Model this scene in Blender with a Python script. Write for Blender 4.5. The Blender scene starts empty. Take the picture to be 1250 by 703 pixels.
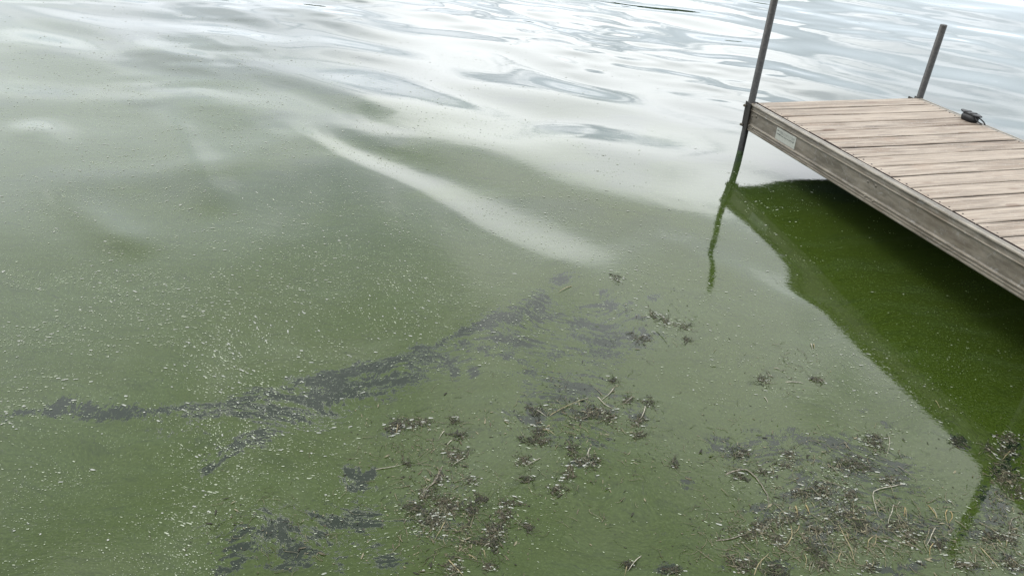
import bpy, bmesh, math, random
import numpy as np
from mathutils import Vector, Matrix

S = bpy.context.scene
COL = S.collection
rng = np.random.default_rng(7)
R = math.radians

# ------------------------------------------------------------------ camera
CAM_H = 1.9696
PITCH, ROLL, FPX = 0.5483, 0.0787, 1013.74          # focal length in pixels of a 1250 px wide frame
cp, sp, cr, sr = math.cos(PITCH), math.sin(PITCH), math.cos(ROLL), math.sin(ROLL)
FWD = np.array([0, cp, -sp])
RGT = np.array([cr, sr * sp, sr * cp])
UPV = np.array([-sr, cr * sp, cr * cp])
cam_data = bpy.data.cameras.new('camera')
cam = bpy.data.objects.new('camera', cam_data)
COL.objects.link(cam)
cam_data.sensor_width = 36
cam_data.lens = 36 * FPX / 1250
cam_data.clip_start = 0.05
cam_data.clip_end = 6000
m = Matrix.Identity(4)
for i in range(3):
    m[i][0], m[i][1], m[i][2] = RGT[i], UPV[i], -FWD[i]
m[2][3] = CAM_H
cam.matrix_world = m
S.camera = cam

# ------------------------------------------------------------------ view, sky, sun
S.view_settings.view_transform = 'Standard'
S.view_settings.look = 'None'
S.view_settings.gamma = 1
S.view_settings.use_curve_mapping = False
S.view_settings.exposure = 0.75
SUN_EL, SUN_AZ = R(48), R(-62)       # azimuth measured from +Y towards +X

W = bpy.data.worlds.new('World')
S.world = W
W.use_nodes = True


class NT:
    """small helper round a node tree"""
    def __init__(s, tree):
        s.t = tree; s.n = tree.nodes; s.l = tree.links

    def node(s, typ, inputs=None, **props):
        nd = s.n.new(typ)
        for k, v in props.items():
            setattr(nd, k, v)
        if inputs:
            for k, v in inputs.items():
                s.put(nd.inputs[k], v)
        return nd

    def put(s, sock, v):
        if isinstance(v, bpy.types.NodeSocket):
            s.l.new(v, sock)
        elif isinstance(v, bpy.types.Node):
            s.l.new(v.outputs[0], sock)
        else:
            sock.default_value = v

    def math(s, op, a, b=0.0, c=None, clamp=False):
        nd = s.n.new('ShaderNodeMath'); nd.operation = op; nd.use_clamp = clamp
        s.put(nd.inputs[0], a); s.put(nd.inputs[1], b)
        if c is not None: s.put(nd.inputs[2], c)
        return nd.outputs[0]

    def ramp(s, v, lo, hi, a=0.0, b=1.0, smooth=True):
        nd = s.n.new('ShaderNodeMapRange'); nd.clamp = True
        nd.interpolation_type = 'SMOOTHSTEP' if smooth else 'LINEAR'
        s.put(nd.inputs[0], v)
        for i, x in enumerate((lo, hi, a, b)): s.put(nd.inputs[i + 1], x)
        return nd.outputs[0]

    def noise(s, vec, scale, detail=4, rough=0.55, dist=0.0, w=None):
        nd = s.n.new('ShaderNodeTexNoise')
        s.put(nd.inputs['Vector'], vec)
        nd.inputs['Scale'].default_value = scale
        nd.inputs['Detail'].default_value = detail
        nd.inputs['Roughness'].default_value = rough
        nd.inputs['Distortion'].default_value = dist
        return nd.outputs[0]

    def mix(s, f, a, b):
        nd = s.n.new('ShaderNodeMix'); nd.data_type = 'RGBA'
        s.put(nd.inputs[0], f)
        s.put(nd.inputs[6], a if not isinstance(a, tuple) else (*a, 1)); s.put(nd.inputs[7], b if not isinstance(b, tuple) else (*b, 1))
        return nd.outputs[2]

    def mapping(s, vec, scale=(1, 1, 1), loc=(0, 0, 0), rot=(0, 0, 0)):
        nd = s.n.new('ShaderNodeMapping')
        s.put(nd.inputs[0], vec)
        nd.inputs['Location'].default_value = loc
        nd.inputs['Rotation'].default_value = rot
        nd.inputs['Scale'].default_value = scale
        return nd.outputs[0]


w = NT(W.node_tree)
w.n.clear()
out = w.node('ShaderNodeOutputWorld')
bg = w.node('ShaderNodeBackground')
bg.inputs['Strength'].default_value = 0.1
w.l.new(bg.outputs[0], out.inputs[0])
sky = w.node('ShaderNodeTexSky', sky_type='NISHITA', sun_disc=False)
sky.sun_elevation = SUN_EL
sky.sun_rotation = SUN_AZ
sky.air_density = 1.0
sky.dust_density = 1.5
tc = w.node('ShaderNodeTexCoord')
dirv = tc.outputs['Generated']
sep = w.node('ShaderNodeSeparateXYZ', {0: dirv})
zc = w.math('MAXIMUM', sep.outputs[2], 0.0)
den = w.math('ADD', zc, 0.16)
cx_ = w.math('DIVIDE', sep.outputs[0], den)
cy_ = w.math('DIVIDE', sep.outputs[1], den)
cv = w.node('ShaderNodeCombineXYZ', {0: cx_, 1: cy_, 2: 0.0}).outputs[0]
big = w.noise(w.mapping(cv, loc=(3.1, 1.7, 0)), 0.55, 3, 0.5)        # cloud banks
mid = w.noise(w.mapping(cv, loc=(0.4, 5.2, 0)), 3.0, 5, 0.62, 0.5)    # billows
c1 = w.math('ADD', w.math('MULTIPLY', big, 0.55), w.math('MULTIPLY', mid, 0.45))
cover = w.ramp(c1, 0.27, 0.38)                                       # thin pale blue gaps where low
lit = w.ramp(c1, 0.46, 0.56)                                         # thin bright parts against thick grey ones
high = w.ramp(sep.outputs[2], 0.36, 0.60)
# the sunlit bank of cloud ahead, with a grey ceiling above it
azi = w.math('ARCTAN2', sep.outputs[0], sep.outputs[1])
el = w.math('ARCSINE', sep.outputs[2])
wob = w.math('MULTIPLY', w.math('SUBTRACT', mid, 0.5), 0.35)
da = w.math('DIVIDE', w.math('SUBTRACT', azi, 0.06), 0.34)
de = w.math('DIVIDE', w.math('ADD', w.math('SUBTRACT', el, 0.355), wob), 0.12)
rr_ = w.math('ADD', w.math('MULTIPLY', da, da), w.math('MULTIPLY', de, de))
bank = w.math('SUBTRACT', 1.0, w.ramp(w.math('ADD', rr_, w.math('MULTIPLY', wob, 4.0)), 0.35, 1.6))
grey = w.mix(high, (11.5, 12.8, 14.0), (10.9, 11.3, 11.2))
white = w.mix(high, (17.4, 18.4, 19.6), (21.0, 21.0, 20.9))
cloud = w.mix(lit, grey, white)
blue = w.mix(0.85, sky.outputs[0], (17.0, 20.5, 24.5))
skyc = w.mix(cover, blue, cloud)
skyc = w.mix(bank, skyc, (29.5, 30.2, 30.8))
da3 = w.math('DIVIDE', w.math('ADD', azi, 0.80), 0.50)                # wide bright veil added on the sun's side to lighten the left-hand water
de3 = w.math('DIVIDE', w.math('ADD', w.math('SUBTRACT', el, 0.42), wob), 0.30)
veil = w.math('SUBTRACT', 1.0, w.ramp(w.math('ADD', w.math('MULTIPLY', da3, da3), w.math('MULTIPLY', de3, de3)), 0.2, 1.6))
skyc = w.mix(w.math('MULTIPLY', veil, 0.75), skyc, (17.0, 17.8, 18.4))
da2 = w.math('DIVIDE', w.math('ADD', azi, 0.83), 0.13)  # small bright patch added to the sky for glints on the left ridges
de2 = w.math('DIVIDE', w.math('ADD', w.math('SUBTRACT', el, 0.50), wob), 0.16)
rr2 = w.math('ADD', w.math('MULTIPLY', da2, da2), w.math('MULTIPLY', de2, de2))
skyc = w.mix(w.math('SUBTRACT', 1.0, w.ramp(w.math('ADD', rr2, w.math('MULTIPLY', wob, 4.0)), 0.3, 1.7)), skyc, (42, 42, 41.5))
w.l.new(skyc, bg.inputs['Color'])

sd = bpy.data.lights.new('sun', 'SUN')
sd.energy = 1.3
sd.angle = R(18)
sd.color = (1.0, 0.965, 0.91)
sun = bpy.data.objects.new('sun', sd)
COL.objects.link(sun)
sdir = Vector((math.sin(SUN_AZ) * math.cos(SUN_EL), math.cos(SUN_AZ) * math.cos(SUN_EL), math.sin(SUN_EL)))
sun.rotation_euler = sdir.to_track_quat('Z', 'Y').to_euler()


# ------------------------------------------------------------------ helpers
def tag(o, label=None, cat=None, group=None, kind=None):
    if label: o['label'] = label
    if cat: o['category'] = cat
    if group: o['group'] = group
    if kind: o['kind'] = kind
    return o


def mesh_obj(name, verts, faces, mat=None, parent=None, smooth=False):
    me = bpy.data.meshes.new(name)
    me.from_pydata([tuple(v) for v in verts], [], faces)
    me.update()
    if smooth:
        me.polygons.foreach_set('use_smooth', [True] * len(me.polygons))
    if mat: me.materials.append(mat)
    o = bpy.data.objects.new(name, me)
    COL.objects.link(o)
    if parent: o.parent = parent
    return o


def bm_obj(name, bm, mat=None, parent=None, smooth=False):
    me = bpy.data.meshes.new(name)
    bm.normal_update()
    bm.to_mesh(me); bm.free()
    if smooth:
        me.polygons.foreach_set('use_smooth', [True] * len(me.polygons))
    if mat: me.materials.append(mat)
    o = bpy.data.objects.new(name, me)
    COL.objects.link(o)
    if parent: o.parent = parent
    return o


def add_box(bm, lo, hi, bevel=0.0, seg=1, M=None):
    r = bmesh.ops.create_cube(bm, size=1)
    vs = r['verts']
    for v in vs:
        v.co = Vector([(lo[i] + hi[i]) / 2 + v.co[i] * (hi[i] - lo[i]) for i in range(3)])
    if bevel > 0:
        es = list({e for v in vs for e in v.link_edges})
        rb = bmesh.ops.bevel(bm, geom=es, offset=bevel, segments=seg, affect='EDGES')
        vs = list({v for f in rb['faces'] for v in f.verts} | {v for v in vs if v.is_valid})
    if M is not None:
        for v in vs: v.co = M @ v.co
    return vs


def add_cyl(bm, p0, p1, r0, r1=None, seg=20, bevel=0.0):
    r1 = r0 if r1 is None else r1
    p0, p1 = Vector(p0), Vector(p1)
    q = (p1 - p0).to_track_quat('Z', 'Y').to_matrix().to_4x4()
    q.translation = (p0 + p1) / 2
    res = bmesh.ops.create_cone(bm, cap_ends=True, segments=seg, radius1=r0, radius2=r1, depth=(p1 - p0).length, matrix=q)
    return res['verts']


def on_water(px, py, z=0.0):
    """where the line of sight through a pixel of the 1250x703 photograph meets the level z"""
    px = np.asarray(px, float); py = np.asarray(py, float)
    v = (FWD[:, None] + RGT[:, None] * ((px.ravel() - 625) / FPX) - UPV[:, None] * ((py.ravel() - 351.5) / FPX))
    t = (CAM_H - z) / -v[2]
    return np.stack([v[0] * t, v[1] * t], 1)


def to_photo(x, y, z=0.0):
    d = np.stack([x, y, np.full_like(x, z) - CAM_H], 0)
    dz = FWD @ d
    dz = np.where(dz < 0.05, 0.05, dz)
    return 625 + FPX * (RGT @ d) / dz, 351.5 - FPX * (UPV @ d) / dz


def sstep(a, b, x):
    t = np.clip((x - a) / (b - a), 0, 1)
    return t * t * (3 - 2 * t)


def pmat(name):
    mt = bpy.data.materials.new(name); mt.use_nodes = True
    nt = NT(mt.node_tree)
    return mt, nt, nt.n['Principled BSDF']


def bump(nt, b, h, strength, dist):
    bn = nt.node('ShaderNodeBump', {'Height': h, 'Strength': strength, 'Distance': dist})
    nt.l.new(bn.outputs[0], b.inputs['Normal'])
    return bn


def value_noise(x, y, scale, seed):
    """smooth value noise in 0..1"""
    r = np.random.default_rng(seed).random((256, 256))
    u, v = x * scale + 100.3, y * scale + 57.7
    iu, iv = np.floor(u).astype(int), np.floor(v).astype(int)
    fu, fv = u - iu, v - iv
    fu, fv = fu * fu * (3 - 2 * fu), fv * fv * (3 - 2 * fv)
    g = lambda a, b: r[a % 256, b % 256]
    return (g(iu, iv) * (1 - fu) + g(iu + 1, iv) * fu) * (1 - fv) + (g(iu, iv + 1) * (1 - fu) + g(iu + 1, iv + 1) * fu) * fv


def fbm(x, y, scale, seed, n=4):
    s, a, tot = 0, 1, 0
    for i in range(n):
        s = s + a * value_noise(x, y, scale * 2 ** i, seed + i); tot += a; a *= 0.55
    return s / tot


# ------------------------------------------------------------------ the water surface
# swell trains: (wavelength m, travel direction deg from +Y, height of slope, phase)
wr = np.random.default_rng(21)
FAR_WAVES = [(wr.uniform(0.45, 1.25), wr.normal(14, 20), wr.uniform(.007, .018), wr.uniform(0, 6.28)) for _ in range(13)]
FAR_WAVES += [(wr.uniform(0.16, 0.36), wr.normal(10, 26), wr.uniform(.004, .008), wr.uniform(0, 6.28)) for _ in range(8)]
NEAR_WAVES = [(wr.uniform(1.3, 2.6), wr.normal(22, 20), wr.uniform(.004, .010), wr.uniform(0, 6.28)) for _ in range(6)]


def ridge(x, y, p0, p1, w_near, w_far, amp, soft=0.25):
    """a wake crest between two points of the surface, with its own width on the near and the far side"""
    a, b = on_water(*p0)[0], on_water(*p1)[0]
    d = b - a; L = np.hypot(*d); d = d / L
    nx, ny = -d[1], d[0]
    if ny < 0: nx, ny = -nx, -ny
    s = (x - a[0]) * d[0] + (y - a[1]) * d[1]
    q = (x - a[0]) * nx + (y - a[1]) * ny
    q = q + 0.05 * np.sin(s * 2.1 + 1.0)
    mask = sstep(-soft, soft, s) * (1 - sstep(L - soft, L + soft, s))
    return amp * np.exp(-(q / np.where(q > 0, w_far, w_near)) ** 2) * mask


RIDGES = [((345, 162), (698, 350), 0.60, 0.15, 0.0150, 0.20), ((400, 128), (905, 283), 0.55, 0.60, 0.034, 0.45),
          ((780, 297), (985, 372), 0.40, 0.18, 0.0090, 0.15), ((690, 160), (850, 200), 0.40, 0.30, 0.0130, 0.2),
          ((150, 60), (470, 130), 0.22, 0.22, 0.010, 0.2), ((38, 160), (112, 300), 0.10, 0.11, 0.0165, 0.2), ((188, 150), (222, 250), 0.11, 0.12, 0.0140, 0.25),
          ((-60, 250), (330, 345), 0.35, 0.35, 0.010, 0.3), ((60, 215), (260, 205), 0.14, 0.12, 0.006, 0.15), ((-60, 100), (330, 150), 0.30, 0.25, 0.012, 0.3)]


def height(x, y):
    x = np.asarray(x, float); y = np.asarray(y, float)
    rr = np.hypot(x, y)
    wx = x + 0.35 * (fbm(x, y, 0.7, 5, 2) - .5)
    wy = y + 0.55 * (fbm(x, y, 0.6, 9, 2) - .5)
    far = sstep(3.6, 7.0, y + 0.12 * x) * (1 - sstep(16, 34, rr))
    env = 0.45 + 1.1 * fbm(x, y, 0.45, 31, 2)
    h = 0
    for lam, an, sl, ph in FAR_WAVES:
        k = 2 * math.pi / lam; a = R(an)
        h = h + sl / k * (1 if lam > .4 else 2.0 * sstep(.42, .62, fbm(x, y, 0.9, 131, 2)) * (1 - sstep(9, 14, rr))) * np.sin(k * (math.sin(a) * wx + math.cos(a) * wy) + ph)
    h = h * far * env * (1 - 0.45 * sstep(0.2, 3.0, x))
    g = 0
    for lam, an, sl, ph in NEAR_WAVES:
        k = 2 * math.pi / lam; a = R(an)
        g = g + sl / k * np.sin(k * (math.sin(a) * wx + math.cos(a) * wy) + ph)
    g = g * sstep(1.6, 3.6, y) * (1 - sstep(16, 34, rr))
    for r_ in RIDGES:
        g = g + ridge(wx, wy, *r_)
    return h + g


# patches where the scum has opened: (px, py, rx, ry, tilt deg) in the photograph
HOLES = '''
17 506 14 4 -8;72 494 20 6 -25;60 500 14 4 -10;108 503 16 6 0;150 504 24 6 -5;190 502 22 5 -5;233 499 12 4 0;267 497 18 5 -5
329 506 15 11 0;367 503 30 14 -8;394 489 17 20 -20;442 477 36 12 -5;493 460 24 7 -15;394 467 16 8 0;351 472 10 6 -20;334 482 9 4 0
271 494 20 5 -8;234 498 9 4 0;304 486 9 6 -20;298 508 8 4 0;293 542 30 8 -28;319 535 8 7 0;254 573 12 5 -30;404 460 9 5 0;425 455 12 5 -20
445 448 12 4 -20;467 450 12 4 0;483 441 10 5 -20;510 426 9 4 -10;527 436 18 6 0;548 445 14 5 0;568 407 12 5 -30;537 421 10 4 -30
595 395 17 6 -25;613 412 14 4 0;630 389 18 4 -10;575 424 16 4 0;554 457 6 8 0;619 436 7 5 0;578 453 5 8 0;688 343 14 7 -20;657 368 14 7 -30
650 377 15 6 -10;645 388 28 5 0;605 391 16 6 -30;567 408 9 4 -20;612 413 13 4 10;636 420 13 4 0;511 427 9 4 0;526 435 10 4 0;708 396 12 6 0
736 423 18 13 0;743 375 17 5 0;736 360 9 4 0;777 388 8 4 0;739 399 9 4 0;798 364 7 4 0;781 413 20 8 0;677 434 8 4 0;706 475 34 8 5
645 454 15 4 0;443 633 18 13 0;438 588 15 10 20;453 577 7 8 0;472 685 16 10 0;293 669 17 9 -10;288 687 8 13 0;269 695 15 7 0
295 648 11 6 -20;282 655 11 4 -20;331 645 11 5 -20;316 655 9 5 -30;347 639 8 6 0;349 651 11 5 -30;390 632 11 4 15;388 650 7 7 0
407 643 13 5 -20;444 629 13 8 0;439 641 9 6 0;457 642 6 4 0;360 672 13 6 0;351 690 15 5 0;368 685 11 7 -30;414 636 9 5 -20;319 621 9 3 10
459 663 6 3 0;416 690 4 10 0;427 577 9 6 0;903 553 14 7 0;874 548 9 4 0;879 536 12 3 0;944 543 6 4 -30;973 530 10 5 20;980 539 10 4 10
1010 540 20 5 0;980 583 13 5 -20;1005 597 10 13 -20;969 602 16 4 0;1019 541 15 7 10;1039 567 26 11 5;1095 573 15 9 10;1087 587 13 6 0
1037 602 8 7 30;1082 518 5 4 0;1068 536 9 5 20;1052 502 8 3 0;1202 611 7 15 -10;1224 617 13 9 50;1214 638 20 5 8;1200 654 24 7 5
1236 653 5 13 0;1234 688 15 8 40;1147 665 8 7 0;1190 693 11 5 10;1155 614 14 3 5;1003 606 16 6 20;1016 613 8 3 10;1048 641 11 7 20
998 647 15 5 10;946 695 12 9 0;1086 698 12 5 15;908 688 18 9 0;949 694 13 8 0;817 696 13 6 0;838 588 7 6 0;484 522 12 6 -30
527 634 18 8 10;604 655 10 10 -40;722 505 20 7 0;654 508 9 12 -30;716 563 14 6 0;780 513 8 10 -50;960 627 30 6 5;1030 630 30 8 0
1075 645 25 10 0;1000 665 20 8 30;930 640 14 7 -30;1225 575 14 16 0;1172 541 10 6 30;1235 545 12 8 0;1130 640 24 8 10;1110 690 24 6 -10'''
HOLES = [tuple(float(v) for v in q.split()) for q in HOLES.replace('\n', ';').split(';') if q.strip()]


def hole_mask(X, Y):
    px, py = to_photo(X, Y)
    acc = np.zeros_like(px)
    for cx, cy, rx, ry, an in HOLES:
        sel = (abs(px - cx) < 2.2 * (rx + ry)) & (abs(py - cy) < 2.2 * (rx + ry))
        if not sel.any(): continue
        a = R(an); dx, dy = px[sel] - cx, py[sel] - cy
        u = dx * math.cos(a) + dy * math.sin(a); v = -dx * math.sin(a) + dy * math.cos(a)
        g = np.exp(-0.55 * ((u / rx) ** 2 + (v / ry) ** 2))
        acc[sel] = 1 - (1 - acc[sel]) * (1 - g)
    for cx, cy, rx, ry, an, wt in ((400, 475, 260, 26, -14, .40), (350, 655, 120, 45, 0, .42), (690, 410, 110, 50, 0, .42), (1040, 600, 120, 70, 0, .34),
                                   (90, 500, 90, 14, -5, .34), (700, 510, 130, 60, 0, .32), (930, 550, 70, 30, 0, .38), (540, 620, 60, 60, 0, .34)):
        a = R(an); dx, dy = px - cx, py - cy
        u = dx * math.cos(a) + dy * math.sin(a); v = -dx * math.sin(a) + dy * math.cos(a)
        acc = np.maximum(acc, acc * .7 + wt * np.exp(-1.0 * ((u / rx) ** 2 + (v / ry) ** 2) ** 1.5))
    return np.clip(acc, 0, 1)


# where foam flecks gather (px, py, rx, ry, weight, mean size mm, spread along the flow)
AREAS = [(110, 430, 240, 70, 1.0, 2.7, 6), (330, 400, 280, 60, .4, 2.3, 8), (120, 620, 220, 90, .9, 1.5, 3), (330, 560, 120, 90, .65, 1.3, 3),
         (60, 360, 120, 90, .9, 2.2, 5), (480, 320, 200, 70, .5, 2.0, 4), (600, 250, 180, 60, .40, 2.6, 4), (780, 290, 120, 60, .40, 2.4, 5),
         (300, 300, 220, 60, .35, 2.2, 5), (150, 120, 220, 90, .35, 3.0, 2), (820, 370, 60, 50, .35, 2.6, 2), (960, 450, 100, 50, .55, 1.9, 7),
         (1080, 480, 80, 60, .16, 1.7, 2), (1150, 420, 130, 90, .22, 1.3, 1), (1170, 500, 80, 40, .14, 1.6, 4), (500, 190, 200, 60, .15, 2.8, 2),
         (980, 290, 80, 60, .12, 2.2, 2), (700, 540, 180, 120, .10, 1.5, 2), (540, 600, 100, 90, .22, 1.6, 2), (1050, 640, 110, 60, .45, 1.8, 2),
         (1210, 650, 60, 60, .13, 1.7, 1), (900, 650, 60, 50, .10, 1.8, 2), (430, 450, 160, 60, .18, 1.4, 2), (1000, 560, 130, 60, .14, 1.6, 2), (940, 245, 60, 25, .30, 2.2, 1),
         (150, 70, 220, 70, .9, 1.9, 1), (350, 150, 220, 80, .7, 1.8, 1), (600, 110, 160, 60, .25, 2.0, 1), (120, 240, 160, 70, .8, 2.0, 2), (560, 330, 130, 40, .6, 1.8, 3)]


def speck_mask(X, Y):
    px, py = to_photo(X, Y)
    acc = np.zeros_like(px)
    for (cx, cy, rx, ry, wt, mm, run) in AREAS:
        acc += wt * np.exp(-0.9 * (((px - cx) / rx) ** 2 + ((py - cy) / ry) ** 2))
    return np.clip(acc, 0, 1.3)


# --- material
wm, nt, b = pmat('algal_water')
geo = nt.node('ShaderNodeNewGeometry')
pos = geo.outputs['Position']
af = nt.node('ShaderNodeAttribute', attribute_name='film').outputs['Fac']
ah = nt.node('ShaderNodeAttribute', attribute_name='opening').outputs['Fac']
asx = nt.node('ShaderNodeAttribute', attribute_name='speckle').outputs['Fac']
# warped coordinates follow the slow swirl of the scum
warp = nt.node('ShaderNodeTexNoise', {'Vector': pos, 'Scale': 1.6, 'Detail': 2.0})
wv = nt.node('ShaderNodeVectorMath', {0: warp.outputs['Color'], 1: (0.5, 0.5, 0.5)}, operation='SUBTRACT').outputs[0]
wv = nt.node('ShaderNodeVectorMath', {0: wv, 'Scale': 0.55}, operation='SCALE').outputs[0]
wpos = nt.node('ShaderNodeVectorMath', {0: pos, 1: wv}, operation='ADD').outputs[0]
flat = nt.mapping(wpos, scale=(1, 1, 0.0))
streak = nt.mapping(flat, scale=(0.22, 1.0, 0), rot=(0, 0, R(-16)))
n_big = nt.noise(flat, 1.3, 4, 0.6)
n_str = nt.noise(streak, 9, 6, 0.65)
n_fine = nt.noise(nt.mapping(pos, scale=(1, 1, 0)), 60, 5, 0.7)
n_rag = nt.noise(flat, 46, 8, 0.76, 0.9)
n_rag2 = nt.noise(streak, 40, 6, 0.7)
n_rag3 = nt.noise(streak, 21, 5, 0.7, 0.5)
# film colour
film_c = nt.mix(n_big, (0.0168, 0.0290, 0.0032), (0.0265, 0.0410, 0.0055))
film_c = nt.mix(nt.math('MULTIPLY', nt.ramp(n_str, 0.45, 0.75), 0.35), film_c, (0.036, 0.056, 0.020))
film_c = nt.mix(nt.math('MULTIPLY', nt.ramp(n_fine, 0.5, 0.8), 0.3), film_c, (0.045, 0.066, 0.026))
n_mic = nt.noise(nt.mapping(wpos, scale=(1, 1.5, 0), rot=(0, 0, R(-12))), 80, 4, 0.75, 0.5)
n_mot = nt.noise(streak, 30, 6, 0.75, 0.8)
film_c = nt.mix(nt.math('MULTIPLY', nt.ramp(n_mic, 0.50, 0.36), 0.38), film_c, (0.007, 0.013, 0.003))
film_c = nt.mix(nt.math('MULTIPLY', nt.ramp(n_mic, 0.50, 0.66), 0.38), film_c, (0.052, 0.070, 0.026))
film_c = nt.mix(nt.math('MULTIPLY', nt.ramp(n_mot, 0.50, 0.34), 0.40), film_c, (0.010, 0.018, 0.004))
clear_c = nt.mix(n_big, (0.010, 0.018, 0.013), (0.018, 0.028, 0.018))
col = nt.mix(af, clear_c, film_c)
# ragged openings
hv = nt.math('ADD', nt.math('MULTIPLY', ah, 0.72), nt.math('MULTIPLY', nt.math('SUBTRACT', nt.math('ADD', nt.math('ADD', nt.math('MULTIPLY', n_rag, 0.50), nt.math('MULTIPLY', n_rag2, 0.22)), nt.math('MULTIPLY', n_rag3, 0.28)), 0.5), 6.6))
hole = nt.math('MULTIPLY', nt.ramp(hv, 0.47, 0.51), nt.ramp(ah, 0.04, 0.30))
# hair cracks in the skin
crack = nt.node('ShaderNodeTexVoronoi', {'Vector': nt.mapping(streak, scale=(1.4, 0.7, 1)), 'Scale': 11.0}, feature='DISTANCE_TO_EDGE').outputs['Distance']
ckm = nt.math('MULTIPLY', nt.math('SUBTRACT', 1.0, nt.ramp(crack, 0.0, 0.05)), nt.ramp(n_rag, 0.52, 0.66))
ckm = nt.math('MULTIPLY', nt.math('MULTIPLY', ckm, 0.6), af)
hole = nt.math('MAXIMUM', hole, ckm)
vs1 = nt.node('ShaderNodeTexVoronoi', {'Vector': nt.mapping(wpos, scale=(1, 1.35, 0), rot=(0, 0, R(-10))), 'Scale': 150.0, 'Randomness': 1.0})
sc1 = nt.node('ShaderNodeSeparateColor', {0: vs1.outputs['Color']})
patch = nt.ramp(nt.noise(streak, 13, 4, 0.6), 0.36, 0.62)
dens = nt.math('MULTIPLY', nt.math('MULTIPLY', asx, patch), 0.55)
dot = nt.math('MULTIPLY', nt.math('LESS_THAN', sc1.outputs[0], dens), nt.math('LESS_THAN', vs1.outputs['Distance'], nt.math('MULTIPLY_ADD', sc1.outputs[1], 0.22, 0.10)))
col = nt.mix(nt.math('MULTIPLY', dot, 0.85), col, (0.105, 0.130, 0.080))
hole = nt.math('MULTIPLY', hole, nt.math('SUBTRACT', 1.0, nt.math('MULTIPLY', dot, 0.7)))
hole_c = nt.mix(n_fine, (0.003, 0.008, 0.004), (0.009, 0.014, 0.008))
col = nt.mix(hole, col, hole_c)
nt.l.new(col, b.inputs['Base Color'])
b.inputs['IOR'].default_value = 1.333
rough = nt.math('ADD', nt.math('MULTIPLY', af, 0.022), 0.022)
rough = nt.math('SUBTRACT', rough, nt.math('MULTIPLY', hole, 0.02))
nt.l.new(rough, b.inputs['Roughness'])
# relief: film wrinkles near, capillary ripples on the clear water, swell beyond the modelled part
wr1 = nt.noise(nt.mapping(pos, scale=(1, 1.7, 0), rot=(0, 0, R(-12))), 46, 1, 0.5, 0.8)
wr2 = nt.noise(streak, 22, 3, 0.5)
hh = nt.math('ADD', nt.math('MULTIPLY', nt.math('MULTIPLY', wr1, 0.00016), af), nt.math('MULTIPLY', wr2, 0.00022))
hh = nt.math('SUBTRACT', hh, nt.math('MULTIPLY', hole, 0.00012))
dist_ = nt.node('ShaderNodeVectorMath', {0: pos}, operation='LENGTH').outputs['Value']
farw = nt.noise(nt.mapping(pos, scale=(0.45, 1, 0), rot=(0, 0, R(-14))), 1.3, 4, 0.5)
hh = nt.math('ADD', hh, nt.math('MULTIPLY', nt.math('MULTIPLY', farw, nt.ramp(dist_, 14, 34)), 0.10))
bn = nt.node('ShaderNodeBump', {'Height': hh, 'Strength': 1.0, 'Distance': 1.0})
nt.l.new(bn.outputs[0], b.inputs['Normal'])

# --- mesh: polar sheet, fine where the photograph looks, out to the horizon
rad = [0.02, 0.25, 0.5, 0.75, 0.95, 1.1]
while rad[-1] < 13: rad.append(rad[-1] * 1.0042)
while rad[-1] < 3500: rad.append(rad[-1] * 1.06)
rad = np.array(rad)
az = np.concatenate([np.arange(-180, -44, 2.0), np.arange(-44, 44, 0.135), np.arange(44, 180, 2.0)])
az = np.radians(az)
RR, AA = np.meshgrid(rad, az, indexing='ij')
X = (RR * np.sin(AA)).ravel(); Y = (RR * np.cos(AA)).ravel()
Z = height(X, Y)
nr, na = RR.shape
idx = np.arange(nr * na).reshape(nr, na)
i2 = np.roll(idx, -1, axis=1)
quads = np.stack([idx[:-1], i2[:-1], i2[1:], idx[1:]], -1).reshape(-1, 4)[:, ::-1]
me = bpy.data.meshes.new('water')
V = np.stack([X, Y, Z], 1)
me.vertices.add(len(V)); me.vertices.foreach_set('co', V.ravel())
me.loops.add(quads.size); me.loops.foreach_set('vertex_index', quads.ravel().astype(np.int32))
me.polygons.add(len(quads))
me.polygons.foreach_set('loop_start', np.arange(0, quads.size, 4, dtype=np.int32))
me.polygons.foreach_set('loop_total', np.full(len(quads), 4, np.int32))
me.update(calc_edges=True)
me.polygons.foreach_set('use_smooth', np.ones(len(quads), bool))
film = 1 - 0.95 * sstep(4.3, 6.4, Y + 0.35 * X + 1.6 * (fbm(X, Y, 0.5, 77, 3) - .5))
film = np.clip(film - 0.40 * sstep(0.50, 0.66, fbm(X, Y * 2.2, 1.3, 87, 3)) * sstep(3.2, 4.4, Y), 0, 1)
for nm, arr in (('film', film), ('opening', hole_mask(X, Y)), ('speckle', speck_mask(X, Y))):
    at = me.attributes.new(nm, 'FLOAT', 'POINT')
    at.data.foreach_set('value', arr.astype(np.float32))
me.materials.append(wm)
water = bpy.data.objects.new('water', me)
COL.objects.link(water)
tag(water, 'green algae bloom water with open grey holes in the scum', kind='structure')

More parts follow.
